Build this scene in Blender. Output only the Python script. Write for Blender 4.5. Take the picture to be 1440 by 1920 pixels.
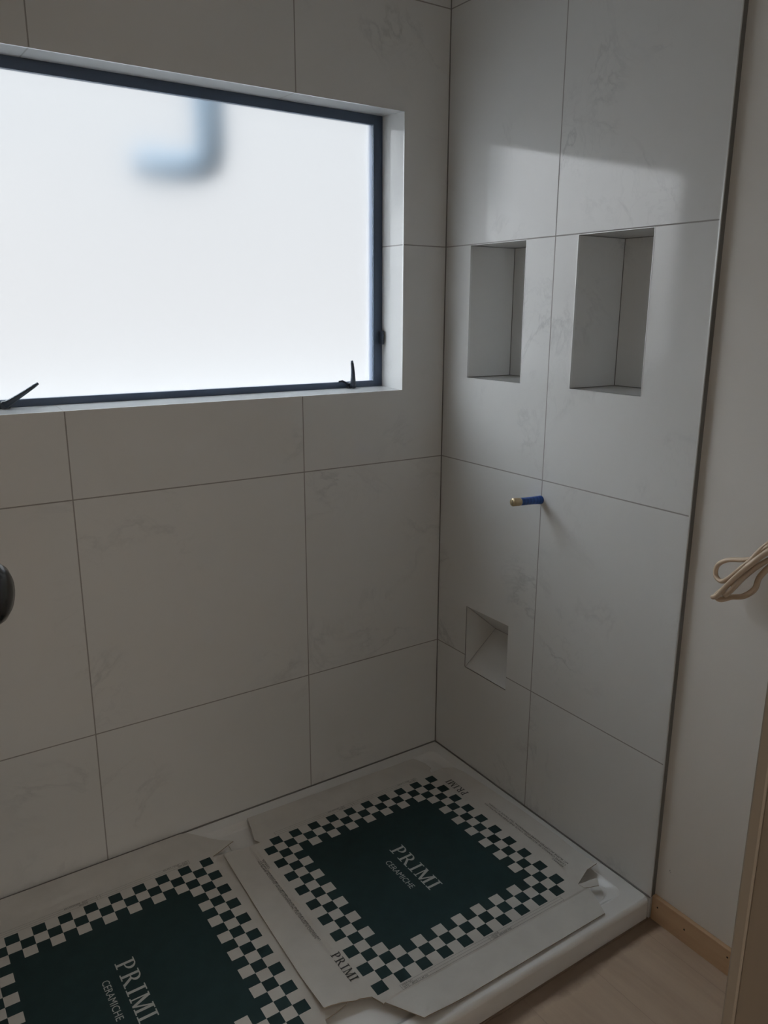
import bpy, bmesh, math, random
from mathutils import Vector, Matrix, Euler
for o in list(bpy.data.objects):
    bpy.data.objects.remove(o)
S = bpy.context.scene
COL = S.collection
random.seed(4)

# ---------------------------------------------------------------- camera
cam = bpy.data.cameras.new('camera')
cam.sensor_fit = 'VERTICAL'
cam.sensor_height = 24.0
cam.lens = 1473.85 / 1920 * 24.0
cam.clip_start = 0.02
co = bpy.data.objects.new('camera', cam)
co.location = (-1.4498, -1.8593, 1.3903)
co.rotation_euler = (1.3195, -0.0035, -0.5876)
COL.objects.link(co)
S.camera = co

# ---------------------------------------------------------------- light, exposure
S.view_settings.view_transform = 'Standard'
S.view_settings.look = 'None'
S.view_settings.gamma = 1
S.view_settings.use_curve_mapping = False
S.view_settings.exposure = 0.10
S.cycles.max_bounces = 16
S.cycles.diffuse_bounces = 8
S.cycles.glossy_bounces = 5
S.cycles.transmission_bounces = 12
S.cycles.sample_clamp_indirect = 6
S.cycles.caustics_reflective = True
S.cycles.caustics_refractive = True
S.cycles.blur_glossy = 0.3

SKY = 1.0
SUN_DIR = (-0.72, 0.42, 0.62)
SUN_GLOW = 13.0
w = bpy.data.worlds.new('overcast_sky')
S.world = w
w.use_nodes = True
nt = w.node_tree
nt.nodes.clear()
out = nt.nodes.new('ShaderNodeOutputWorld')
bg = nt.nodes.new('ShaderNodeBackground')
tc = nt.nodes.new('ShaderNodeTexCoord')
sx = nt.nodes.new('ShaderNodeSeparateXYZ')
cr = nt.nodes.new('ShaderNodeValToRGB')
nt.links.new(tc.outputs['Generated'], sx.inputs[0])
nt.links.new(sx.outputs['Z'], cr.inputs[0])
# overcast sky: bright overhead, paler towards the horizon
mr = nt.nodes.new('ShaderNodeMapRange')
for i_, v_ in enumerate((0.32, 0.72, 0.82, 6.5)):
    mr.inputs[i_ + 1].default_value = v_
mr.interpolation_type = 'SMOOTHSTEP'
nt.links.new(sx.outputs['Z'], mr.inputs[0])
# veiled sun: broad bright patch of cloud up to the left of the house
dt = nt.nodes.new('ShaderNodeVectorMath')
dt.operation = 'DOT_PRODUCT'
dt.inputs[1].default_value = Vector(SUN_DIR).normalized()
nt.links.new(tc.outputs['Generated'], dt.inputs[0])
m2 = nt.nodes.new('ShaderNodeMapRange')
m2.interpolation_type = 'SMOOTHSTEP'
for i_, v_ in enumerate((0.76, 0.97, 0.0, SUN_GLOW)):
    m2.inputs[i_ + 1].default_value = v_
nt.links.new(dt.outputs['Value'], m2.inputs[0])
ad = nt.nodes.new('ShaderNodeMath')
ad.operation = 'ADD'
nt.links.new(mr.outputs[0], ad.inputs[0])
nt.links.new(m2.outputs[0], ad.inputs[1])
ml = nt.nodes.new('ShaderNodeMath')
ml.operation = 'MULTIPLY'
ml.inputs[1].default_value = SKY
nt.links.new(ad.outputs[0], ml.inputs[0])
nt.links.new(ml.outputs[0], bg.inputs[1])
cr.color_ramp.elements[0].position = 0.0
cr.color_ramp.elements[0].color = (0.95, 0.96, 0.97, 1)
cr.color_ramp.elements[1].position = 0.8
cr.color_ramp.elements[1].color = (0.84, 0.94, 1.0, 1)
nt.links.new(cr.outputs[0], bg.inputs[0])
nt.links.new(bg.outputs[0], out.inputs[0])


def area(name, loc, rot, sx_, sy_, energy, color):
    l = bpy.data.lights.new(name, 'AREA')
    l.shape = 'RECTANGLE'
    l.size, l.size_y = sx_, sy_
    l.energy = energy
    l.color = color
    o = bpy.data.objects.new(name, l)
    o.location = loc
    o.rotation_euler = rot
    COL.objects.link(o)
    return o


# added warm fill lamp, no known fitting, in the hall behind the camera
area('hall_fill_light', (-1.0, -3.2, 2.28), (0, 0, 0), 0.9, 0.5, 12.5, (1.0, 0.90, 0.78))


# ---------------------------------------------------------------- materials
def mat(name, color=(0.8, 0.8, 0.8), rough=0.5, metal=0.0, spec=0.5):
    m = bpy.data.materials.new(name)
    m.use_nodes = True
    b = m.node_tree.nodes['Principled BSDF']
    b.inputs['Base Color'].default_value = (*color, 1)
    b.inputs['Roughness'].default_value = rough
    b.inputs['Metallic'].default_value = metal
    b.inputs['Specular IOR Level'].default_value = spec
    return m


class G:
    """tiny helper for node graphs"""
    def __init__(s, m):
        s.t = m.node_tree
        s.b = s.t.nodes['Principled BSDF']

    def n(s, typ, **kw):
        x = s.t.nodes.new(typ)
        for k, v in kw.items():
            setattr(x, k, v)
        return x

    def l(s, a, b):
        s.t.links.new(a, b)

    def m(s, op, *args):
        x = s.t.nodes.new('ShaderNodeMath')
        x.operation = op
        for i, a in enumerate(args):
            if isinstance(a, (int, float)):
                x.inputs[i].default_value = a
            else:
                s.l(a, x.inputs[i])
        return x.outputs[0]

    def mix(s, f, a, b):
        x = s.t.nodes.new('ShaderNodeMix')
        x.data_type = 'RGBA'
        if isinstance(f, (int, float)):
            x.inputs[0].default_value = f
        else:
            s.l(f, x.inputs[0])
        for i, v in ((6, a), (7, b)):
            if isinstance(v, tuple):
                x.inputs[i].default_value = (*v, 1)
            else:
                s.l(v, x.inputs[i])
        return x.outputs[2]

    def ramp(s, f, stops):
        x = s.t.nodes.new('ShaderNodeValToRGB')
        e = x.color_ramp.elements
        while len(e) < len(stops):
            e.new(0.5)
        for i, (p, c) in enumerate(stops):
            e[i].position = p
            e[i].color = (c, c, c, 1) if not isinstance(c, tuple) else (*c, 1)
        s.l(f, x.inputs[0])
        return x.outputs[0]

    def noise(s, vec, scale, detail=4, rough=0.55, dist=0.0, w=None):
        x = s.t.nodes.new('ShaderNodeTexNoise')
        if w is not None:
            x.noise_dimensions = '4D'
            s.l(w, x.inputs['W'])
        x.inputs['Scale'].default_value = scale
        x.inputs['Detail'].default_value = detail
        x.inputs['Roughness'].default_value = rough
        x.inputs['Distortion'].default_value = dist
        s.l(vec, x.inputs['Vector'])
        return x.outputs[0]


JA, JB, Z1 = 0.4694, 0.4265, 0.3644        # joint offsets measured on the two tiled walls


def tile_mat(name, axis, off, grout=True):
    """large white marble look porcelain tiles, 600 mm module, thin grey joints"""
    m = mat(name, (0.8, 0.79, 0.77), 0.12, 0.0, 0.32)
    g = G(m)
    geo = g.n('ShaderNodeNewGeometry')
    sep = g.n('ShaderNodeSeparateXYZ')
    g.l(geo.outputs['Position'], sep.inputs[0])
    h = g.m('DIVIDE', g.m('ADD', sep.outputs[axis], off), 0.6)
    v = g.m('DIVIDE', g.m('SUBTRACT', sep.outputs[2], Z1), 0.6)
    ih, iv = g.m('FLOOR', h), g.m('FLOOR', v)
    tid = g.m('ADD', g.m('MULTIPLY', ih, 3.71), g.m('MULTIPLY', iv, 9.13))
    wf = g.m('ADD', tid, 11.3 if axis == 0 else 4.9)
    map_ = g.n('ShaderNodeMapping')
    map_.inputs['Rotation'].default_value = (0.5, 0.4, 0.3)
    map_.inputs['Scale'].default_value = (1.0, 1.6, 1.3)
    g.l(geo.outputs['Position'], map_.inputs[0])
    P = map_.outputs[0]
    # veins: thin contour of a distorted noise, only kept in scattered patches
    n1 = g.noise(P, 2.1, 6, 0.62, 0.9, wf)
    vein = g.ramp(g.m('ABSOLUTE', g.m('SUBTRACT', n1, 0.5)), [(0.0, 1.0), (0.006, 0.6), (0.022, 0.0)])
    patch = g.ramp(g.noise(P, 2.6, 2, 0.5, 0.0, g.m('ADD', wf, 7.7)), [(0.52, 0.0), (0.66, 1.0)])
    fine = g.ramp(g.m('ABSOLUTE', g.m('SUBTRACT', g.noise(P, 6.5, 5, 0.6, 1.2, wf), 0.5)), [(0.0, 1.0), (0.025, 0.0)])
    cloud = g.ramp(g.noise(P, 3.5, 5, 0.6, 0.4, wf), [(0.45, 0.0), (0.75, 1.0)])
    vv = g.m('MULTIPLY', vein, patch)
    ff = g.m('MULTIPLY', g.m('MULTIPLY', fine, patch), 0.35)
    amount = g.m('MINIMUM', g.m('ADD', g.m('ADD', g.m('MULTIPLY', vv, 0.34), g.m('MULTIPLY', ff, 0.35)),
                                g.m('MULTIPLY', cloud, 0.06)), 1.0)
    base = g.mix(amount, (0.73, 0.735, 0.73), (0.36, 0.37, 0.38))
    if grout:
        def line(x):
            f = g.m('SUBTRACT', x, g.m('FLOOR', g.m('ADD', x, 0.5)))
            return g.m('LESS_THAN', g.m('ABSOLUTE', f), 0.0015 / 0.6)
        ln = g.m('MAXIMUM', line(h), line(v))
        base = g.mix(ln, base, (0.33, 0.32, 0.31))
        rg = g.m('ADD', g.m('MULTIPLY', ln, 0.6), 0.07)
        g.l(rg, g.b.inputs['Roughness'])
        bump = g.n('ShaderNodeBump')
        bump.inputs['Distance'].default_value = 0.0006
        bump.inputs['Strength'].default_value = 0.6
        bump.invert = True
        g.l(ln, bump.inputs['Height'])
        g.l(bump.outputs[0], g.b.inputs['Normal'])
    else:
        g.b.inputs['Roughness'].default_value = 0.09
    g.l(base, g.b.inputs['Base Color'])
    return m


M_TILE_B = tile_mat('marble_tiles_back', 0, JA)
M_TILE_R = tile_mat('marble_tiles_right', 1, JB)
M_TILE_N = tile_mat('marble_tile_lining', 1, JB, False)
M_GROUT = mat('grey_grout', (0.22, 0.215, 0.21), 0.8)
M_TRIM = mat('satin_aluminium_trim', (0.74, 0.75, 0.75), 0.35, 0.35)
M_EDGE_DARK = mat('tile_edge_shade', (0.20, 0.19, 0.18), 0.8)  # dark tone stands for shade on the tile end turned from the window
M_CEIL = mat('ceiling_paint', (0.72, 0.71, 0.69), 0.9)

M_PLASTER = mat('painted_plasterboard', (0.76, 0.735, 0.70), 0.75)
g = G(M_PLASTER)
geo = g.n('ShaderNodeNewGeometry')
nz = g.noise(geo.outputs['Position'], 140, 3)
bp_ = g.n('ShaderNodeBump')
bp_.inputs['Strength'].default_value = 0.08
bp_.inputs['Distance'].default_value = 0.001
g.l(nz, bp_.inputs['Height'])
g.l(bp_.outputs[0], g.b.inputs['Normal'])

M_TRAY = mat('white_acrylic', (0.82, 0.82, 0.81), 0.22)
g = G(M_TRAY)
geo = g.n('ShaderNodeNewGeometry')
g.l(g.mix(g.ramp(g.noise(geo.outputs['Position'], 9, 6, 0.65), [(0.5, 0.0), (0.9, 1.0)]), (0.84, 0.84, 0.83), (0.80, 0.795, 0.78)), g.b.inputs['Base Color'])

M_FRAME = mat('charcoal_aluminium', (0.062, 0.090, 0.145), 0.45, 0.1)  # charcoal lightened towards blue, window glare put into the colour
M_LATCH = mat('charcoal_latch', (0.035, 0.045, 0.065), 0.35, 0.3)
M_BLACK = mat('gloss_black_handle', (0.008, 0.008, 0.009), 0.16)
M_DOOR = mat('door_paint', (0.55, 0.52, 0.47), 0.5)
M_TAPE = mat('blue_tape', (0.008, 0.065, 0.30), 0.45)
g = G(M_TAPE)
tcn = g.n('ShaderNodeTexCoord')
wv = g.n('ShaderNodeTexWave')
wv.inputs['Scale'].default_value = 28
wv.inputs['Distortion'].default_value = 2.5
g.l(tcn.outputs['Object'], wv.inputs[0])
g.l(g.mix(wv.outputs[1], (0.006, 0.05, 0.24), (0.012, 0.085, 0.36)), g.b.inputs['Base Color'])
M_BRASS = mat('dull_brass', (0.42, 0.33, 0.20), 0.42, 0.6)
M_CABLE = mat('cream_cable_sheath', (0.56, 0.43, 0.31), 0.5)
M_PIPE = mat('blue_grey_downpipe', (0.09, 0.125, 0.16), 0.8, 0.0, 0.1)
M_SOIL = mat('outside_concrete', (0.22, 0.22, 0.22), 0.9)

# frosted glass
M_GLASS = bpy.data.materials.new('frosted_glass')
M_GLASS.use_nodes = True
t = M_GLASS.node_tree
t.nodes.clear()
o_ = t.nodes.new('ShaderNodeOutputMaterial')
gl = t.nodes.new('ShaderNodeBsdfGlass')
gl.distribution = 'MULTI_GGX'
gl.inputs['IOR'].default_value = 1.45
gl.inputs['Roughness'].default_value = 0.30
gl.inputs['Color'].default_value = (0.985, 0.99, 1.0, 1)
t.links.new(gl.outputs[0], o_.inputs[0])


def wood_mat(name, c1, c2, scale, axis_scale, rough=0.6, planks=None):
    m = mat(name, c1, rough)
    g = G(m)
    geo = g.n('ShaderNodeNewGeometry')
    mp = g.n('ShaderNodeMapping')
    mp.inputs['Scale'].default_value = axis_scale
    g.l(geo.outputs['Position'], mp.inputs[0])
    wf = None
    seam = None
    if planks:
        sep = g.n('ShaderNodeSeparateXYZ')
        g.l(geo.outputs['Position'], sep.inputs[0])
        px = g.m('DIVIDE', g.m('ADD', sep.outputs[0], 0.043), planks[0])
        ix = g.m('FLOOR', px)
        py = g.m('ADD', g.m('DIVIDE', sep.outputs[1], planks[1]), g.m('MULTIPLY', ix, 0.37))
        wf = g.m('ADD', g.m('MULTIPLY', ix, 5.3), g.m('MULTIPLY', g.m('FLOOR', py), 2.9))
        fx = g.m('ABSOLUTE', g.m('SUBTRACT', px, g.m('FLOOR', g.m('ADD', px, 0.5))))
        fy = g.m('ABSOLUTE', g.m('SUBTRACT', py, g.m('FLOOR', g.m('ADD', py, 0.5))))
        seam = g.m('MAXIMUM', g.m('LESS_THAN', fx, 0.0008 / planks[0]), g.m('LESS_THAN', fy, 0.0008 / planks[1]))
    n = g.noise(mp.outputs[0], scale, 7, 0.62, 0.6, wf)
    n2 = g.noise(mp.outputs[0], scale * 4, 4, 0.6, 0.2, wf)
    f = g.m('ADD', g.m('MULTIPLY', g.ramp(n, [(0.3, 0.0), (0.72, 1.0)]), 0.7), g.m('MULTIPLY', n2, 0.3))
    c = g.mix(f, c1, c2)
    if seam is not None:
        c = g.mix(g.m('MULTIPLY', seam, 0.25), c, (0.12, 0.09, 0.07))
    g.l(c, g.b.inputs['Base Color'])
    return m


M_FLOOR = wood_mat('pale_oak_vinyl_plank', (0.56, 0.43, 0.32), (0.39, 0.29, 0.21), 4.0, (5.0, 0.7, 1), 0.5, (0.19, 1.3))
g = G(M_FLOOR)
geo = g.n('ShaderNodeNewGeometry')
sp = g.n('ShaderNodeSeparateXYZ')
g.l(geo.outputs['Position'], sp.inputs[0])
# glue residue smeared along the front of the tray
edge = g.m('ADD', g.m('SUBTRACT', -0.868, sp.outputs[1]), g.m('MULTIPLY', g.m('SUBTRACT', g.noise(geo.outputs['Position'], 9, 5, 0.6), 0.5), 0.05))
res = g.ramp(g.m('MULTIPLY', edge, 10.0), [(0.30, 1.0), (0.50, 0.0)])
prev_c = g.b.inputs['Base Color'].links[0].from_socket
g.l(g.mix(g.m('MULTIPLY', res, 0.75), prev_c, (0.17, 0.115, 0.08)), g.b.inputs['Base Color'])
M_PINE = wood_mat('raw_pine', (0.56, 0.38, 0.23), (0.42, 0.27, 0.155), 5.0, (1, 0.5, 7), 0.6)
M_JAMB = wood_mat('primed_pine_jamb', (0.29, 0.25, 0.21), (0.26, 0.225, 0.19), 3.0, (6, 6, 0.5), 0.6)
M_STRIP = mat('primed_edge', (0.34, 0.31, 0.27), 0.6)
M_DIRT = mat('adhesive_residue', (0.20, 0.14, 0.10), 0.7)
M_HOLE = mat('nail_hole', (0.03, 0.02, 0.012), 0.9)

# printed cardboard: 20 x 20 chequer, three cells deep border, solid green centre
CELL = 0.029
M_PRINT = mat('printed_cardboard', (0.6, 0.6, 0.6), 0.75)
g = G(M_PRINT)
tcn = g.n('ShaderNodeTexCoord')
sp = g.n('ShaderNodeSeparateXYZ')
g.l(tcn.outputs['Object'], sp.inputs[0])
u = g.m('DIVIDE', g.m('ADD', sp.outputs[0], 0.29), CELL)
v = g.m('DIVIDE', g.m('SUBTRACT', 0.29, sp.outputs[1]), CELL)
iu, iv = g.m('FLOOR', u), g.m('FLOOR', v)
mn = g.m('MINIMUM', g.m('MINIMUM', iu, iv), g.m('MINIMUM', g.m('SUBTRACT', 19, iu), g.m('SUBTRACT', 19, iv)))
inside = g.m('GREATER_THAN', mn, -0.5)
centre = g.m('GREATER_THAN', mn, 2.5)
par = g.m('MODULO', g.m('ADD', g.m('ADD', iu, iv), 40), 2)
dark = g.m('MULTIPLY', inside, g.m('MAXIMUM', centre, g.m('LESS_THAN', par, 0.5)))
top = g.m('GREATER_THAN', sp.outputs[2], -1)
geo = g.n('ShaderNodeNewGeometry')
sn = g.n('ShaderNodeSeparateXYZ')
g.l(tcn.outputs['Normal'], sn.inputs[0])
up = g.m('GREATER_THAN', sn.outputs[2], 0.3)
dark = g.m('MULTIPLY', dark, up)
paper = g.mix(g.ramp(g.noise(tcn.outputs['Object'], 12, 5, 0.6), [(0.35, 0.0), (0.75, 1.0)]), (0.66, 0.64, 0.605), (0.59, 0.57, 0.54))
kraft = g.mix(up, (0.36, 0.29, 0.22), paper)
ink = g.mix(g.noise(tcn.outputs['Object'], 30, 4), (0.004, 0.025, 0.029), (0.010, 0.042, 0.047))
g.l(g.mix(dark, kraft, ink), g.b.inputs['Base Color'])
M_INK = mat('dark_print', (0.05, 0.055, 0.055), 0.7)
M_INKL = mat('faint_print', (0.20, 0.20, 0.19), 0.75)
M_WHITEINK = mat('white_print', (0.52, 0.54, 0.52), 0.7)


# ---------------------------------------------------------------- mesh helpers
def link(name, bm, m, parent=None, smooth=False, **props):
    me = bpy.data.meshes.new(name)
    bmesh.ops.recalc_face_normals(bm, faces=bm.faces)
    bm.to_mesh(me)
    bm.free()
    if not isinstance(m, (list, tuple)):
        m = [m]
    for x in m:
        me.materials.append(x)
    if smooth:
        for p in me.polygons:
            p.use_smooth = True
    o = bpy.data.objects.new(name, me)
    COL.objects.link(o)
    if parent is not None:
        o.parent = parent
    for k, v in props.items():
        o[k] = v
    return o


def empty(name, loc=(0, 0, 0), rot=(0, 0, 0), **props):
    o = bpy.data.objects.new(name, None)
    o.empty_display_size = 0.05
    o.location = loc
    o.rotation_euler = rot
    COL.objects.link(o)
    for k, v in props.items():
        o[k] = v
    return o


def box(bm, lo, hi, bev=0.0, seg=2):
    r = bmesh.ops.create_cube(bm, size=1)
    vs = r['verts']
    for v_ in vs:
        v_.co = Vector([(lo[i] + hi[i]) / 2 + v_.co[i] * (hi[i] - lo[i]) for i in range(3)])
    if bev > 0:
        es = list({e for v_ in vs for e in v_.link_edges})
        bmesh.ops.bevel(bm, geom=es, offset=bev, segments=seg, affect='EDGES', profile=0.5)
    return vs


def boxes(name, lst, m, parent=None, bev=0.0, seg=2, **p):
    bm = bmesh.new()
    for lo, hi in lst:
        box(bm, lo, hi, bev, seg)
    return link(name, bm, m, parent, **p)


def frame_path(pts):
    """parallel transported frames along a polyline"""
    pts = [Vector(p) for p in pts]
    T = []
    for i in range(len(pts)):
        a = pts[max(i - 1, 0)]
        b = pts[min(i + 1, len(pts) - 1)]
        T.append((b - a).normalized())
    n = T[0].orthogonal().normalized()
    fr = []
    for i, t_ in enumerate(T):
        n = (n - t_ * n.dot(t_)).normalized()
        fr.append((pts[i], n.copy(), t_.cross(n).normalized()))
    return fr


def tube(bm, pts, r, seg=12, caps=True, flat=1.0):
    fr = frame_path(pts)
    rings = []
    for i, (p, a, b) in enumerate(fr):
        rr = r[i] if isinstance(r, (list, tuple)) else r
        rings.append([bm.verts.new(p + a * (math.cos(2 * math.pi * k / seg) * rr * flat) + b * (math.sin(2 * math.pi * k / seg) * rr)) for k in range(seg)])
    for i in range(len(rings) - 1):
        for k in range(seg):
            bm.faces.new((rings[i][k], rings[i][(k + 1) % seg], rings[i + 1][(k + 1) % seg], rings[i + 1][k]))
    if caps:
        bm.faces.new(rings[0][::-1])
        bm.faces.new(rings[-1])


def catmull(P, n=10):
    P = [Vector(p) for p in P]
    Q = [P[0] * 2 - P[1]] + P + [P[-1] * 2 - P[-2]]
    out_ = []
    for i in range(1, len(Q) - 2):
        for k in range(n):
            t_ = k / n
            a, b, c, d = Q[i - 1], Q[i], Q[i + 1], Q[i + 2]
            out_.append(0.5 * ((2 * b) + (c - a) * t_ + (2 * a - 5 * b + 4 * c - d) * t_ ** 2 + (3 * b - a - 3 * c + d) * t_ ** 3))
    out_.append(P[-1])
    return out_


ST = dict(kind='structure')

# ---------------------------------------------------------------- the room
FL = -0.059          # finished floor, tray top is z = 0
CE = 2.34
XL = -1.90           # left wall
YF = -1.55           # room face of the doorway wall
WX0, WX1, WZ0, WZ1 = -1.250, -0.147, 1.168, 1.899      # window opening in the tiled wall
WD = 0.10                                              # reveal depth to the window frame


def wall_with_holes(name, plane, u0, u1, v0, v1, holes, m, depth, sign=1, parent=None, **p):
    """slab lying in the plane x=0 or y=0, front face at 0, rectangular holes through it"""
    us = sorted({u0, u1, *[h[0] for h in holes], *[h[1] for h in holes]})
    vs = sorted({v0, v1, *[h[2] for h in holes], *[h[3] for h in holes]})
    bm = bmesh.new()
    cache = {}

    def V(u_, v_, d):
        k = (u_, v_, d)
        if k not in cache:
            cache[k] = bm.verts.new((u_, d * sign, v_) if plane == 'y' else (d * sign, u_, v_))
        return cache[k]

    def solid(i, j):
        if i < 0 or j < 0 or i >= len(us) - 1 or j >= len(vs) - 1:
            return False
        cu, cv = (us[i] + us[i + 1]) / 2, (vs[j] + vs[j + 1]) / 2
        return not any(h[0] < cu < h[1] and h[2] < cv < h[3] for h in holes)
    for i in range(len(us) - 1):
        for j in range(len(vs) - 1):
            if not solid(i, j):
                continue
            a, b, c, d = us[i], us[i + 1], vs[j], vs[j + 1]
            for dd in (0, depth):
                bm.faces.new([V(a, c, dd), V(b, c, dd), V(b, d, dd), V(a, d, dd)])
            for (ni, nj, p0, p1) in ((i - 1, j, (a, c), (a, d)), (i + 1, j, (b, c), (b, d)), (i, j - 1, (a, c), (b, c)), (i, j + 1, (a, d), (b, d))):
                if not solid(ni, nj):
                    bm.faces.new([V(*p0, 0), V(*p1, 0), V(*p1, depth), V(*p0, depth)])
    return link(name, bm, m, parent, **p)


# back wall: tiled slab with the window opening; tiles run back into the reveal
wb = wall_with_holes('wall_back', 'y', XL, 0.0, FL, CE, [(WX0, WX1, WZ0, WZ1)], M_TILE_B, 0.17,
                     label='white marble-look tiled wall holding the frosted window', **ST)
# the reveal is splayed: sill falls towards the room, head and jamb lean a little
for v_ in wb.data.vertices:
    if v_.co.y > 0.1:
        x_, z_ = v_.co.x, v_.co.z
        if abs(z_ - WZ0) < 1e-4:
            v_.co.z += 0.0052 * 1.7
        if abs(z_ - WZ1) < 1e-4:
            v_.co.z += 0.0045 * 1.7
        if abs(x_ - WX1) < 1e-4:
            v_.co.x -= 0.0042 * 1.7
# right wall
N1 = (-0.327, -0.110, 1.206, 1.562)
N2 = (-0.714, -0.501, 1.206, 1.562)
FR = (-0.325, -0.141, 0.325, 0.523)
ND = 0.162
TE = -0.868          # end of the tiling
wr = empty('wall_right', (0, 0, 0), label='right wall, marble-look tiles with niches beside cream painted plasterboard', **ST)
wall_with_holes('tile_panel', 'x', TE, 0.0, FL, CE, [N1, N2, FR], M_TILE_R, 0.0145, parent=wr)
boxes('tile_edge', [((0.0012, TE - 0.0008, 0.002), (0.0150, TE, CE))], M_EDGE_DARK, wr)


def lining(name, n, wedge=False):
    y0, y1, z0, z1 = n
    x0 = 0.0145
    th = 0.006
    bm = bmesh.new()
    if not wedge:
        e = 0.0
        box(bm, (ND, y0 - th, z0 - th), (ND + th, y1 + th, z1 + th))            # back
        box(bm, (x0, y1, z0 - th), (ND, y1 + th, z1 + th))                       # far side
        box(bm, (x0, y0 - th, z0 - th), (ND, y0, z1 + th))                       # near side
        box(bm, (x0, y0, z0 - th), (ND, y1, z0))
        box(bm, (x0, y0, z1), (ND, y1, z1 + th))
    else:
        xa, za = 0.119, 0.424
        P = [(0.0145, z0), (xa, za), (0.0145, z1)]
        zm = (z0 + z1) / 2

        def prism(q, ya, yb):
            a = [bm.verts.new((x, ya, z)) for x, z in q]
            b = [bm.verts.new((x, yb, z)) for x, z in q]
            bm.faces.new(a)
            bm.faces.new(b[::-1])
            for i in range(len(q)):
                bm.faces.new((a[i], a[(i + 1) % len(q)], b[(i + 1) % len(q)], b[i]))
        xs = 0.001
        prism([(xs, z0), (xa, za), (xa, za - th), (xs, z0 - th)], y0, y1)
        prism([(xs, z1), (xa, za), (xa, za + th), (xs, z1 + th)], y0, y1)
        zq = z0 + (za - z0) * 0.0145 / xa
        prism([(0.0006, z0), (xa, za), (0.0006, z1)], y1 - 0.0009, y1 + th)
        prism([(0.0145, z0), (0.0145, z0 + 0.0001), (xa, za), (0.0145, z1)], y0 - th, y0)
    o = link(name, bm, M_TILE_N, wr)
    # inside corner beads
    bb = bmesh.new()
    r = 0.0016
    if not wedge:
        E_ = [((ND, y1, z0), (ND, y1, z1)), ((ND, y0, z0), (ND, y0, z1)), ((ND, y0, z0), (ND, y1, z0)), ((ND, y0, z1), (ND, y1, z1)),
              ((0.002, y1, z0), (ND, y1, z0)), ((0.002, y1, z1), (ND, y1, z1))]
    else:
        E_ = [((xs, y1, z0), (xa, y1, za)), ((xs, y1, z1), (xa, y1, za)), ((xa, y0, za), (xa, y1, za))]
        r = 0.0013
    for a, b in E_:
        tube(bb, [a, b], r, 6)
    link('corner_bead', bb, M_GROUT, o)
    # slim metal edge on the tile face
    tb = bmesh.new()
    q = 0.0008
    if not wedge:
        box(tb, (-0.0008, y0 - q, z0), (0.006, y0 + 0.0002, z1))
        box(tb, (-0.0008, y1 - 0.0002, z0), (0.006, y1 + q, z1))
        box(tb, (-0.0008, y0 - q, z0 - q), (0.006, y1 + q, z0))
        box(tb, (-0.0008, y0 - q, z1), (0.006, y1 + q, z1 + q))
        link('edge_trim', tb, M_TRIM, o)
    else:
        box(tb, (-0.0004, y1, z0), (0.001, y1 + 0.0018, z1))
        box(tb, (-0.0004, y0, z0 - 0.0018), (0.001, y1, z0))
        link('edge_joint', tb, M_GROUT, o)
    return o


lining('niche', N1)
lining('niche', N2)
lining('foot_niche', FR, True)
# painted part and the stud wall behind the tiles
PX = 0.015
bm = bmesh.new()
box(bm, (PX, YF - 0.2, FL), (0.10, TE, CE))
box(bm, (0.19, TE, FL), (0.24, 0.17, CE))
link('painted_panel', bm, M_PLASTER, wr)
bm = bmesh.new()
for (ya, yb, za, zb) in ((TE, TE + 0.004, FL, CE),):
    box(bm, (0.0146, ya, za), (0.188, yb, zb))
link('stud', bm, M_EDGE_DARK, wr)
bm = bmesh.new()
for k in range(9):
    a = k * 0.7
    box(bm, (PX - 0.0003, -0.9035 + 0.002 * math.cos(a), 0.0915 + 0.003 * math.sin(a * 1.7)), (PX, -0.9025 + 0.002 * math.cos(a), 0.0925 + 0.003 * math.sin(a * 1.7)))
link('scuff_mark', bm, M_GROUT, wr)

# corner joint and joint along the tray
boxes('trim_1', [((-0.0022, -0.0022, 0.0), (0, 0, CE))], M_GROUT, label='grey grout line in the tiled corner', **ST)
boxes('trim_2', [((-0.0020, TE - 0.0012, 0.002), (0.0012, TE + 0.0016, CE))], M_TRIM, label='slim metal trim ending the tiles on the right wall', **ST)
bm = bmesh.new()
tube(bm, [(XL, -0.001, 0.0006), (0, -0.001, 0.0006)], 0.0022, 6)
tube(bm, [(-0.001, 0, 0.0006), (-0.001, TE, 0.0006)], 0.0022, 6)
link('trim_3', bm, M_GROUT, label='grey sealant line between tiled walls and shower tray', **ST)

# other walls, ceiling and floor
boxes('wall_left', [((XL - 0.1, YF - 2.2, FL), (XL, 0.17, CE))], M_PLASTER, label='painted left wall outside the frame', **ST)
boxes('ceiling', [((XL - 0.1, -3.8, CE), (0.24, 0.17, CE + 0.08))], M_CEIL, label='painted ceiling above the frame', **ST)
boxes('floor', [((XL - 0.1, -3.8, FL - 0.06), (0.24, 0.17, FL))], M_FLOOR, label='pale oak plank floor in front of the shower tray', **ST)
JX = -0.872          # room-side corner of the right door jamb
HX = -1.78
bm = bmesh.new()
box(bm, (JX + 0.03, YF - 0.10, FL), (0.0149, YF, CE))
box(bm, (HX - 0.03, YF - 0.10, 2.02), (JX + 0.03, YF, CE))
box(bm, (XL, YF - 0.10, FL), (HX - 0.03, YF, CE))
link('wall_front', bm, M_PLASTER, label='doorway wall beside the camera', **ST)
boxes('wall_rear', [((XL - 0.1, -3.8, FL), (0.24, -3.72, CE))], M_PLASTER, label='hall wall behind the camera', **ST)
boxes('wall_hall', [((0.0151, -3.72, FL), (0.24, YF - 0.2, CE))], M_PLASTER, label='side wall of the hall', **ST)
bm = bmesh.new()
box(bm, (JX + 0.001, YF - 0.125, FL), (JX + 0.03, YF - 0.011, 2.02), 0.001)
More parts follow.
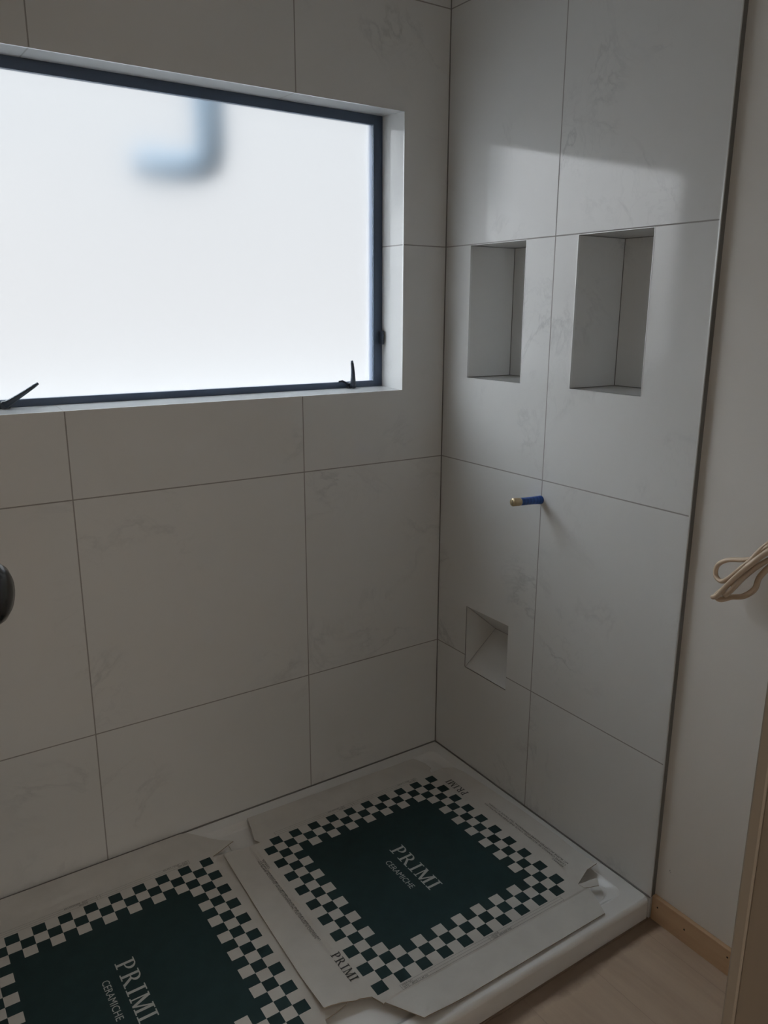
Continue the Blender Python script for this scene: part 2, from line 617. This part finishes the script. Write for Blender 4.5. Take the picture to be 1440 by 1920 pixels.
box(bm, (HX - 0.03, YF - 0.125, FL), (HX, YF + 0.004, 2.02), 0.003)
box(bm, (HX - 0.03, YF - 0.125, 2.02), (JX + 0.03, YF + 0.004, 2.05), 0.003)
link('trim_4', bm, M_JAMB, label='dim wooden door jamb along the right edge of the photo', **ST)
boxes('trim_7', [((JX, YF - 0.011, FL), (JX + 0.03, YF + 0.001, 2.02))], M_STRIP, bev=0.002, label='greyish edge strip on the door jamb at the right', **ST)
# skirting on the painted wall
sk = boxes('baseboard_right', [((PX - 0.012, YF, FL), (PX, TE - 0.0025, 0.0075))], M_PINE, bev=0.0015,
           label='raw pine skirting board under the painted wall', **ST)
bm = bmesh.new()
for y, z in ((-0.888, -0.016), (-0.964, -0.022), (-1.075, -0.012)):
    tube(bm, [(PX - 0.0120, y, z), (PX - 0.0126, y, z)], 0.0022, 8)
link('nail_hole', bm, M_HOLE, sk)

# ---------------------------------------------------------------- window
win = empty('window_1', (0, 0, 0), label='wide frosted awning window with a charcoal aluminium frame', **ST)
GX0, GX1, GZ0, GZ1 = -1.220, -0.1808, 1.1905, 1.8785
OX0, OX1, OZ0, OZ1 = WX0 + 0.0003, -0.1509, 1.1728, 1.9038
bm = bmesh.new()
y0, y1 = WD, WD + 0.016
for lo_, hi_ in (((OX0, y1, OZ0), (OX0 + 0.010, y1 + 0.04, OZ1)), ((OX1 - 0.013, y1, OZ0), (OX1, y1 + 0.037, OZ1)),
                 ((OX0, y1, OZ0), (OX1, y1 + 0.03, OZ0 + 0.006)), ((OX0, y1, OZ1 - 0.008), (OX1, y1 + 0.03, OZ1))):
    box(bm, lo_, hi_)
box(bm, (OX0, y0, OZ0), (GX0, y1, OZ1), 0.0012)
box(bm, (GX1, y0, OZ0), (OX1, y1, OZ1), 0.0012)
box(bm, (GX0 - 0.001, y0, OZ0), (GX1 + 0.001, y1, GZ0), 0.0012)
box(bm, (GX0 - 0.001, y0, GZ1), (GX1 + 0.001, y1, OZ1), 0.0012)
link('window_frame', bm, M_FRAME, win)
boxes('window_pane', [((GX0 - 0.004, WD + 0.006, GZ0 - 0.004), (GX1 + 0.004, WD + 0.012, GZ1 + 0.004))], M_GLASS, win)
# small stay hinge on the right jamb
boxes('stay_hinge', [((-0.1615, 0.083, 1.294), (-0.1545, WD + 0.001, 1.332))], M_LATCH, win, bev=0.001)
# bright arris of the reveal tiles
bm = bmesh.new()
q = 0.0014
box(bm, (WX1 - q, -0.0006, WZ0), (WX1, 0.003, WZ1))
box(bm, (WX0, -0.0006, WZ0), (WX0 + q, 0.003, WZ1))
box(bm, (WX0, -0.0006, WZ0), (WX1, 0.003, WZ0 + q))
box(bm, (WX0, -0.0006, WZ1 - q), (WX1, 0.003, WZ1))
link('trim_5', bm, M_TRIM, label='slim metal edge around the tiled window reveal', **ST)


def latch(px, lean, ln, keeper):
    """cam handle on the bottom rail: boss, tapered lever and keeper"""
    e = empty('window_latch', (px, WD, 1.178))
    e.parent = win
    bm = bmesh.new()
    box(bm, (-0.014, -0.012, -0.006), (0.014, 0.0, 0.010), 0.003, 3)
    tube(bm, [(0, -0.002, 0.003), (0, -0.020, 0.003)], 0.0085, 16)
    link('latch_boss', bm, M_LATCH, e)
    bm = bmesh.new()
    d = Vector((math.sin(lean), 0, math.cos(lean)))
    pts = [Vector((0, -0.016, 0.002)) + d * (ln * k / 8) + Vector((0, -0.004 * math.sin(k / 8 * 3.0), 0)) for k in range(9)]
    tube(bm, pts, [0.0095, 0.0082, 0.0072, 0.0064, 0.0058, 0.0053, 0.0049, 0.0046, 0.0034], 12, flat=0.9)
    link('latch_lever', bm, M_LATCH, e, smooth=True)
    bm = bmesh.new()
    s = keeper
    tube(bm, [(s * 0.006, -0.010, 0.001), (s * 0.018, -0.010, 0.009), (s * 0.030, -0.008, 0.0155), (s * 0.040, -0.004, 0.0145)], [0.0045, 0.004, 0.0035, 0.0025], 10)
    link('latch_keeper', bm, M_LATCH, e, smooth=True)


latch(-0.262, -0.045, 0.071, -1)
latch(-1.178, 1.02, 0.088, -1)

# outside: eave with a blue-grey downpipe, pale ground
boxes('ground', [((-8, 0.3, -0.7), (7, 12, -0.6))], M_SOIL, kind='structure', label='pale ground outside the window')
bm = bmesh.new()
tube(bm, catmull([(-0.522, 0.42, 2.7), (-0.522, 0.42, 2.3), (-0.524, 0.42, 1.95), (-0.526, 0.42, 1.83), (-0.540, 0.44, 1.790), (-0.595, 0.53, 1.790), (-0.65, 0.64, 1.81)], 6), 0.044, 16)
link('downpipe', bm, M_PIPE, label='blurred blue-grey downpipe seen through the frosted window', category='pipe', smooth=True)

# ---------------------------------------------------------------- shower tray
TY = -0.868
bm = bmesh.new()


def rrect(x0, x1, y0, y1, r, z, n=6, rc=None):
    vs = []
    for cx, cy, a0 in ((x1 - r, y1 - r, 0), (x0 + r, y1 - r, 90), (x0 + r, y0 + r, 180), (x1 - r, y0 + r, 270)):
        for k in range(n + 1):
            a = math.radians(a0 + 90 * k / n)
            vs.append(bm.verts.new((cx + r * math.cos(a), cy + r * math.sin(a), z)))
    return vs


X0, X1, Y0, Y1 = XL + 0.001, -0.0005, TY, -0.0005
rings = [rrect(X0, X1, Y0, Y1, 0.010, FL),
         rrect(X0, X1, Y0, Y1, 0.010, -0.010),
         rrect(X0 + 0.0009, X1 - 0.0009, Y0 + 0.0012, Y1 - 0.0009, 0.010, -0.0055),
         rrect(X0 + 0.0030, X1 - 0.0020, Y0 + 0.0042, Y1 - 0.0020, 0.010, -0.0018),
         rrect(X0 + 0.0065, X1 - 0.0040, Y0 + 0.0085, Y1 - 0.0040, 0.010, 0.0),
         rrect(X0 + 0.045, X1 - 0.040, Y0 + 0.046, Y1 - 0.040, 0.028, 0.0),
         rrect(X0 + 0.049, X1 - 0.044, Y0 + 0.050, Y1 - 0.044, 0.030, -0.0015),
         rrect(X0 + 0.060, X1 - 0.055, Y0 + 0.061, Y1 - 0.055, 0.036, -0.011),
         rrect(X0 + 0.067, X1 - 0.062, Y0 + 0.068, Y1 - 0.062, 0.040, -0.013)]
for a, b in zip(rings, rings[1:]):
    for k in range(len(a)):
        bm.faces.new((a[k], a[(k + 1) % len(a)], b[(k + 1) % len(b)], b[k]))
bm.faces.new(rings[-1])
bm.faces.new(rings[0][::-1])
tray = link('shower_tray', bm, M_TRAY, label='low white acrylic shower tray in the tiled corner under the cardboard', category='shower tray')
for p in tray.data.polygons:
    p.use_smooth = 0.0001 < p.area < 0.02 and abs(p.normal.z) > 0.05 and p.normal.z < 0.999
bm = bmesh.new()
tube(bm, [(XL + 0.01, TY - 0.001, FL + 0.001), (-0.005, TY - 0.001, FL + 0.001)], 0.0028, 8)
link('sealant_bead', bm, M_DIRT, tray)

# ---------------------------------------------------------------- cardboard sheets
CUTS = (-0.3350, -0.3220, -0.3180, -0.3140, -0.3100, -0.3060, 0.3060, 0.3080, 0.3100, 0.3120, 0.3160, 0.3220)


def sheet(poly, zf, th, step=0.016):
    bm = bmesh.new()
    bm.faces.new([bm.verts.new((x, y, 0)) for x, y in poly])
    xs = [p[0] for p in poly]
    ys = [p[1] for p in poly]
    for ax, lo, hi in ((0, min(xs), max(xs)), (1, min(ys), max(ys))):
        k = lo + step
        while k < hi - 0.002:
            no = (1, 0, 0) if ax == 0 else (0, 1, 0)
            c = (k, 0, 0) if ax == 0 else (0, k, 0)
            bmesh.ops.bisect_plane(bm, geom=bm.verts[:] + bm.edges[:] + bm.faces[:], plane_co=c, plane_no=no, dist=1e-6)
            k += step
    for ax in (0, 1):
        for k in CUTS:
            bmesh.ops.bisect_plane(bm, geom=bm.verts[:] + bm.edges[:] + bm.faces[:], plane_co=(k, 0, 0) if ax == 0 else (0, k, 0),
                                   plane_no=(1, 0, 0) if ax == 0 else (0, 1, 0), dist=1e-6)
    for f in bm.faces:
        if f.normal.z < 0:
            f.normal_flip()
    tops = bm.faces[:]
    bmap = {}
    topv = bm.verts[:]
    for v_ in topv:
        v_.co.z = zf(v_.co.x, v_.co.y)
        bmap[v_] = bm.verts.new(v_.co - Vector((0, 0, th)))
    be = [e for e in bm.edges if len(e.link_faces) == 1]
    for f in tops:
        bm.faces.new([bmap[v_] for v_ in reversed(f.verts)])
    for e in be:
        a, b = e.verts
        bm.faces.new((a, b, bmap[b], bmap[a]))
    return bm


def text_geo(bm, body, size, org, rdir, zf, lift=0.0005, shear=0.0, xs=1.0, cap=0.729, length=None, bold=0.0):
    """default font letters laid on the sheet; rdir is the reading direction in the sheet's frame"""
    cu = bpy.data.curves.new('t', 'FONT')
    cu.body = body
    cu.size = size / cap
    cu.resolution_u = 3
    cu.offset = bold
    cu.fill_mode = 'FRONT'
    cu.space_character = 1.02
    o = bpy.data.objects.new('t', cu)
    COL.objects.link(o)
    bpy.context.view_layer.update()
    dg = bpy.context.evaluated_depsgraph_get()
    me = bpy.data.meshes.new_from_object(o.evaluated_get(dg))
    wd = max((v_.co.x for v_ in me.vertices), default=1)
    if length:
        xs = length / wd
    r = Vector(rdir)
    upv = Vector((-r.y, r.x))
    vs = []
    for v_ in me.vertices:
        p = Vector(org) + r * (v_.co.x * xs + shear * v_.co.y) + upv * v_.co.y
        vs.append(bm.verts.new((p.x, p.y, zf(p.x, p.y) + lift)))
    for p in me.polygons:
        try:
            f = bm.faces.new([vs[i] for i in p.vertices])
            f.normal_update()
            if f.normal.z < 0:
                f.normal_flip()
        except ValueError:
            pass
    COL.objects.unlink(o)
    bpy.data.objects.remove(o)
    bpy.data.curves.remove(cu)
    bpy.data.meshes.remove(me)


def primi(bm, h, org, rdir, zf, length, lift=0.0005, bold=1.0):
    """slab-ish roman capitals P R I M I drawn from strokes, cap height 1"""
    quads = []
    T = 0.055 * bold       # thin
    W = 0.135 * bold       # thick stem

    def rect(x0, y0_, x1, y1_):
        quads.append([(x0, y0_), (x1, y0_), (x1, y1_), (x0, y1_)])

    def stem(xc, y0_=0.0, y1_=1.0, w_=W, s=0.13, bot=True, topp=True):
        rect(xc - w_ / 2, y0_, xc + w_ / 2, y1_)
        if bot:
            rect(xc - w_ / 2 - s, y0_, xc + w_ / 2 + s, y0_ + T)
        if topp:
            rect(xc - w_ / 2 - s, y1_ - T, xc + w_ / 2 + s, y1_)

    def bowl(xl, yb, yt, xr):
        n = 12
        cy, ry = (yb + yt) / 2, (yt - yb) / 2
        xm = xl + 0.12
        quads.append([(xl, yt - T), (xm, yt - T), (xm, yt), (xl, yt)])
        quads.append([(xl, yb), (xm, yb), (xm, yb + T), (xl, yb + T)])
        for k in range(n):
            a0, a1 = [math.pi / 2 - math.pi * (k + j) / n for j in (0, 1)]
            P = []
            for a in (a0, a1):
                P.append(((xm + (xr - xm) * math.cos(a), cy + ry * math.sin(a)),
                          (xm + (xr - xm - W) * math.cos(a), cy + (ry - T) * math.sin(a))))
            quads.append([P[0][0], P[1][0], P[1][1], P[0][1]])
    x = 0.0
    # P
    stem(x + 0.20)
    bowl(x + 0.2, 0.42, 1.0, x + 0.66)
    x += 0.82
    # R
    stem(x + 0.20)
    bowl(x + 0.2, 0.46, 1.0, x + 0.66)
    quads.append([(x + 0.34, 0.48), (x + 0.50, 0.50), (x + 0.84, 0.0), (x + 0.66, 0.0)])
    rect(x + 0.62, 0.0, x + 0.92, T)
    x += 1.04
    # I
    stem(x + 0.20)
    x += 0.52
    # M
    stem(x + 0.17, w_=T * 1.2, s=0.10)
    quads.append([(x + 0.10, 1.0), (x + 0.28, 1.0), (x + 0.60, 0.12), (x + 0.50, 0.0)])
    quads.append([(x + 0.50, 0.0), (x + 0.60, 0.0), (x + 0.90, 1.0), (x + 0.82, 1.0)])
    stem(x + 0.90, s=0.11)
    x += 1.18
    # I
    stem(x + 0.20)
    x += 0.40
    sc = length / x
    r = Vector(rdir)
    upv = Vector((-r.y, r.x))
    dz = 0.0
    for q_ in quads:
        vs = []
        for a, b in q_:
            p = Vector(org) + r * (a * sc) + upv * (b * h)
            vs.append(bm.verts.new((p.x, p.y, zf(p.x, p.y) + lift + dz)))
        dz += 2e-6
        f = bm.faces.new(vs)
        f.normal_update()
        if f.normal.z < 0:
            f.normal_flip()


def strokes(bm, segs, zf, w_=0.0006, lift=0.0004):
    for (ax, ay), (bx, by) in segs:
        a, b = Vector((ax, ay)), Vector((bx, by))
        d = (b - a).normalized()
        n = Vector((-d.y, d.x)) * w_ / 2
        K = max(1, int((b - a).length / 0.02))
        for k in range(K):
            p, q_ = a.lerp(b, k / K), a.lerp(b, (k + 1) / K)
            f = bm.faces.new([bm.verts.new((*c, zf(c.x, c.y) + lift)) for c in (p - n, q_ - n, q_ + n, p + n)])
            f.normal_update()
            if f.normal.z < 0:
                f.normal_flip()


def sstep(a, b, x):
    t_ = min(1, max(0, (x - a) / (b - a)))
    return t_ * t_ * (3 - 2 * t_)


def build_card(name, loc, rotz, outline, zf, label, scraps, off=0.0):
    root = empty(name, loc, (0, 0, -math.pi / 2 + rotz), label=label, category='cardboard', group='flattened tile box panels in the tray')
    # split into the printed panel and four folded side flaps along the creases
    E_ = 0.318

    def clip(poly, ax, c, keep):
        res = []
        for i in range(len(poly)):
            a, b = poly[i], poly[(i + 1) % len(poly)]
            ia, ib = (a[ax] - c) * keep >= 0, (b[ax] - c) * keep >= 0
            if ia:
                res.append(a)
            if ia != ib:
                t_ = (c - a[ax]) / (b[ax] - a[ax])
                res.append(tuple(a[k] + t_ * (b[k] - a[k]) for k in (0, 1)))
        return res
    mid = clip(clip(clip(clip(outline, 0, E_, -1), 0, -E_, 1), 1, E_ + 0.028, -1), 1, -E_, 1)
    link('printed_panel', sheet(mid, zf, 0.0022), M_PRINT, root)
    for nm, f in (('side_flap', clip(outline, 0, E_, 1)), ('side_flap', clip(outline, 0, -E_, -1)),
                  ('side_flap', clip(clip(clip(outline, 1, E_ + 0.028, 1), 0, E_, -1), 0, -E_, 1)),
                  ('side_flap', clip(clip(clip(outline, 1, -E_, -1), 0, E_, -1), 0, -E_, 1))):
        if len(f) > 2:
            link(nm, sheet(f, zf, 0.0022), M_PRINT, root)
    def put(nm, m_, fn):
        b_ = bmesh.new()
        fn(b_)
        link(nm, b_, m_, root)
    put('brand_lettering', M_WHITEINK, lambda b_: primi(b_, 0.0405, (-0.0745, -0.0150), (1, 0), zf, 0.178, bold=1.12))
    put('subtitle_lettering', M_WHITEINK, lambda b_: text_geo(b_, 'CERAMICHE', 0.0165, (-0.0420, -0.0515), (1, 0), zf, length=0.115))
    put('side_brand_lettering', M_INK, lambda b_: primi(b_, 0.0235, (-0.156, 0.3250 + off), (-1, 0), zf, 0.086, 0.0008, 1.25))
    put('side_brand_lettering', M_INK, lambda b_: primi(b_, 0.0215, (0.143, -0.3200), (1, 0), zf, 0.088, 0.0008, 1.25))
    for sx_, sy_, r, sp_ in ((0.226, 0.3225 + off, -1, 0.0090), (-0.226, -0.3110, 1, 0.0066)):
        for k, (tx, ln) in enumerate((('REMARKS:', 0.040), ('CLAIMS CANNOT BE ACCEPTED ONCE THE TILES ARE INSTALLED.', 0.318),
                                      ('NO BLAME ACCEPTED WHERE COMMERCIAL TILE GRADE IS CHOSEN.', 0.310))):
            put('remarks_lettering', M_INK, lambda b_: text_geo(b_, tx, 0.0056, (sx_, sy_ + (sp_ * k + 0.0012) * (-r)), (r, 0), zf, length=ln, lift=0.0008))
    # specification boxes on the two other sides
    for s in (-1, 1):
        xi, xm, xo = s * 0.2945, s * 0.3015, s * 0.3085
        rd = (0, s)       # reading direction

        def rules(b_):
            for xx in (xi, xm, xo):
                strokes(b_, [((xx, -0.238), (xx, 0.238))], zf)
            for yy in (-0.238, 0.006, 0.014, 0.238):
                strokes(b_, [((xi, yy), (xo, yy))], zf)
        put('ruled_box', M_INKL, rules)
        y_a = -s * 0.234
        y_b = s * 0.016
        for tx, px_, py_ in (('ITEM NO.', 0.3003, y_a), ('QTY.   4PCS / 1.44 M2', 0.3074, y_a), ('SHADE', 0.3003, y_b), ('SIZE  600X600 MM', 0.3074, y_b)):
            put('box_lettering', M_INK, lambda b_: text_geo(b_, tx, 0.0048, (s * px_, py_), rd, zf, lift=0.0007))
    for pts, zz in scraps:
        link('torn_tab', sheet(pts, zz, 0.0016, 0.012), M_PRINT, root)
    return root


def to_local(c, pts, rot=0.0):
    out_ = []
    for x, y in pts:
        dx, dy = x - c[0], y - c[1]
        lx, ly = -dy, dx
        a = -rot
        out_.append((lx * math.cos(a) - ly * math.sin(a), lx * math.sin(a) + ly * math.cos(a)))
    return out_


def wav(x, y, s):
    return 0.0009 * math.sin(7 * x + 3 * y + s) + 0.0007 * math.sin(5 * y - 9 * x + 2 * s)


C1 = (-0.4255, -0.4525)
out1 = [(-0.701, -0.052), (-0.709, -0.100), (-0.7205, -0.145), (-0.7120, -0.160), (-0.738, -0.1595), (-0.812, -0.158),
        (-0.8155, -0.166), (-0.824, -0.42), (-0.8305, -0.716), (-0.829, -0.7185), (-0.790, -0.7215), (-0.762, -0.7295), (-0.750, -0.7300), (-0.7275, -0.7385),
        (-0.7245, -0.7455), (-0.716, -0.7655), (-0.7115, -0.7640), (-0.6985, -0.7900), (-0.672, -0.846), (-0.139, -0.8455), (-0.1365, -0.842),
        (-0.113, -0.793), (-0.1035, -0.757), (-0.1175, -0.7415), (-0.1000, -0.7360), (-0.077, -0.7290), (-0.070, -0.7270), (-0.0430, -0.7330),
        (-0.036, -0.68), (-0.031, -0.60), (-0.034, -0.42), (-0.046, -0.207), (-0.056, -0.168), (-0.084, -0.147), (-0.128, -0.1475), (-0.1250, -0.135), (-0.113, -0.126), (-0.115, -0.098), (-0.134, -0.060), (-0.40, -0.0545)]


def z1(x, y):
    z = 0.0055 + wav(x, y, 0.3)
    z += 0.006 * sstep(0.33, 0.40, y)                    # side against the right wall rides up
    z -= 0.0034 * (sstep(-0.306, -0.314, y) - sstep(-0.314, -0.322, y)) * (1 - sstep(0.10, 0.16, x)) * sstep(-0.285, -0.26, x)
    z += 0.0045 * sstep(-0.33, -0.40, y)                 # left side lies over the other sheet
    z += 0.0050 * sstep(-0.33, -0.40, x)                 # back side
    z -= 0.0012 * (sstep(0.308, 0.312, x) - sstep(0.312, 0.330, x))
    z += 0.0018 * sstep(0.33, 0.40, x)
    # lifted corner above the tear
    if y > 0.29:
        d = math.hypot(x - 0.281, y - 0.3825)
        z += 0.017 * max(0, 1 - d / 0.085) ** 1.3 * sstep(0.29, 0.33, y)
    d = math.hypot(x - 0.262, y + 0.40)
    z += 0.010 * max(0, 1 - d / 0.11) ** 1.4
    d = math.hypot(x - 0.39, y + 0.24)
    z += 0.009 * max(0, 1 - d / 0.10) ** 1.4
    return z


def zt(x, y):
    return 0.0058 + 0.010 * sstep(0.305, 0.36, y)


c1 = build_card('flattened_box', (*C1, 0.0), 0.0, to_local(C1, out1), z1,
                'flat tile-box cardboard with whole green checkered square, near the tiled corner',
                [(to_local(C1, [(-0.1180, -0.7425), (-0.0960, -0.7500), (-0.0740, -0.7600), (-0.0740, -0.7660), (-0.0850, -0.7790), (-0.1030, -0.7680), (-0.1150, -0.7600)]), zt)])

C2 = (-1.1350, -0.4300)
out2 = [(-1.50, -0.012), (-0.880, -0.014), (-0.862, -0.020), (-0.835, -0.050), (-0.790, -0.104), (-0.772, -0.124), (-0.782, -0.128), (-0.822, -0.139), (-0.838, -0.143), (-0.82, -0.150),
        (-0.765, -0.160), (-0.755, -0.66), (-0.758, -0.705), (-0.782, -0.722), (-0.806, -0.727), (-0.834, -0.730), (-0.845, -0.760), (-0.865, -0.838), (-1.46, -0.838), (-1.50, -0.74), (-1.56, -0.72), (-1.56, -0.16), (-1.48, -0.14), (-1.52, -0.12)]


def z2(x, y):
    z = 0.0030 + 0.6 * wav(x, y, 2.1)
    z += 0.006 * sstep(-0.33, -0.41, x)
    d = math.hypot(x + 0.305, y - 0.355)
    z += 0.009 * max(0, 1 - d / 0.07) ** 1.3
    z -= 0.0018 * sstep(0.30, 0.34, y) * sstep(-0.27, -0.24, x)
    return max(z, 0.0022)


c2 = build_card('flattened_box', (*C2, 0.0), math.radians(0.15), to_local(C2, out2, 0), z2,
                'flat tile-box cardboard cut off by the lower left corner of the photo', [], off=0.030)

# ---------------------------------------------------------------- shower outlet stub
st = empty('pipe_stub', (0, -0.4250, 0.912), (0, 0.06, 0), label='capped pipe stub wrapped in blue tape sticking out of the tiled wall', category='pipe')
bm = bmesh.new()
tube(bm, [(0.012, 0, 0), (-0.004, 0, 0), (-0.0045, 0, 0), (-0.03, 0, 0), (-0.055, 0, 0), (-0.0745, 0.0, 0), (-0.076, 0, 0)], [0.0108, 0.0112, 0.0110, 0.0102, 0.0100, 0.0102, 0.0090], 20)
link('tape_wrap', bm, M_TAPE, st, smooth=True)
bm = bmesh.new()
tube(bm, [(-0.074, 0, 0), (-0.0745, 0, 0), (-0.080, 0, 0), (-0.0985, 0, 0), (-0.1005, 0, 0)], [0.0085, 0.0103, 0.0108, 0.0106, 0.0094], 20)
link('brass_cap', bm, M_BRASS, st, smooth=True)
bm = bmesh.new()
box(bm, (-0.1015, -0.0016, -0.0070), (-0.1000, 0.0016, 0.0070), 0.0004)
link('cap_slot', bm, mat('dark_brass', (0.22, 0.18, 0.11), 0.5, 0.5), st)

# ---------------------------------------------------------------- loose cable
cb = empty('loose_cable', (0.015, -1.12, 0.96), label='folded loop of cream electrical cable hanging from the painted wall', category='cable')


def P(y, z, x=-0.03):
    return (x, y + 1.12, z - 0.96)


def cable_run(pts, r=0.0060, flat=0.8):
    bm = bmesh.new()
    tube(bm, catmull([P(*p) for p in pts], 9), r, 10, flat=flat)
    return link('cable_strand', bm, M_CABLE, cb, smooth=True)


cable_run([(-1.118, 0.985, 0.0), (-1.09, 0.975, -0.02), (-1.055, 0.945, -0.032), (-1.012, 0.893, -0.038), (-0.985, 0.862, -0.036), (-0.966, 0.850, -0.030),
           (-0.950, 0.858, -0.026), (-0.952, 0.880, -0.026), (-0.975, 0.898, -0.028), (-1.01, 0.908, -0.028), (-1.04, 0.922, -0.026), (-1.07, 0.948, -0.02), (-1.10, 0.965, -0.01)])
cable_run([(-1.118, 0.975, 0.0), (-1.08, 0.958, -0.03), (-1.045, 0.922, -0.046), (-1.010, 0.876, -0.050), (-0.985, 0.843, -0.048), (-0.968, 0.822, -0.044), (-0.976, 0.815, -0.040),
           (-0.996, 0.826, -0.036), (-1.022, 0.836, -0.036), (-1.042, 0.857, -0.034), (-1.048, 0.885, -0.03), (-1.075, 0.925, -0.02), (-1.11, 0.955, -0.005)])
cable_run([(-1.118, 0.968, 0.0), (-1.07, 0.945, -0.040), (-1.035, 0.905, -0.056), (-1.004, 0.865, -0.058), (-0.978, 0.828, -0.054), (-0.964, 0.818, -0.050)])
cable_run([(-1.11, 0.992, 0.0), (-1.06, 0.958, -0.026), (-1.033, 0.918, -0.040), (-1.018, 0.876, -0.044), (-1.000, 0.850, -0.040)])
cable_run([(-1.114, 0.958, 0.0), (-1.065, 0.925, -0.034), (-1.030, 0.885, -0.050), (-1.006, 0.848, -0.054), (-0.990, 0.830, -0.050)])
bm = bmesh.new()
tube(bm, [P(-1.118, 0.975, 0.0), P(-1.118, 0.975, -0.006)], 0.022, 20)
link('wall_grommet', bm, M_CABLE, cb)

# ---------------------------------------------------------------- open door with its handle at the left edge
hinge = Vector((-1.765, YF + 0.006, 0))
free = Vector((-1.405, -0.885, 0))
dv = (free - hinge).normalized()
nv = Vector((dv.y, -dv.x, 0))          # faces the camera side (+x)
dr = empty('door_1', (hinge.x, hinge.y, FL), (0, 0, math.atan2(dv.y, dv.x)), label='open door at the left edge with a rounded black handle', **ST)
L_ = (free - hinge).length
boxes('door_leaf', [((0, 0.0, 0.008), (L_, 0.036, 2.00))], M_DOOR, dr, bev=0.002)
# knob on the camera-side face (local -y)
kx, kz = L_ - 0.055, 1.155
bm = bmesh.new()
tube(bm, [(kx, 0.0, kz), (kx, -0.008, kz)], 0.026, 28)
link('handle_rose', bm, M_BLACK, dr, smooth=False)
bm = bmesh.new()
tube(bm, [(kx, -y_, kz) for y_ in (0.006, 0.022, 0.048, 0.055, 0.062, 0.071, 0.080, 0.088, 0.093, 0.098, 0.100)],
     [0.013, 0.012, 0.013, 0.020, 0.028, 0.0325, 0.0340, 0.0335, 0.030, 0.022, 0.010], 40)
link('door_handle', bm, M_BLACK, dr, smooth=True)
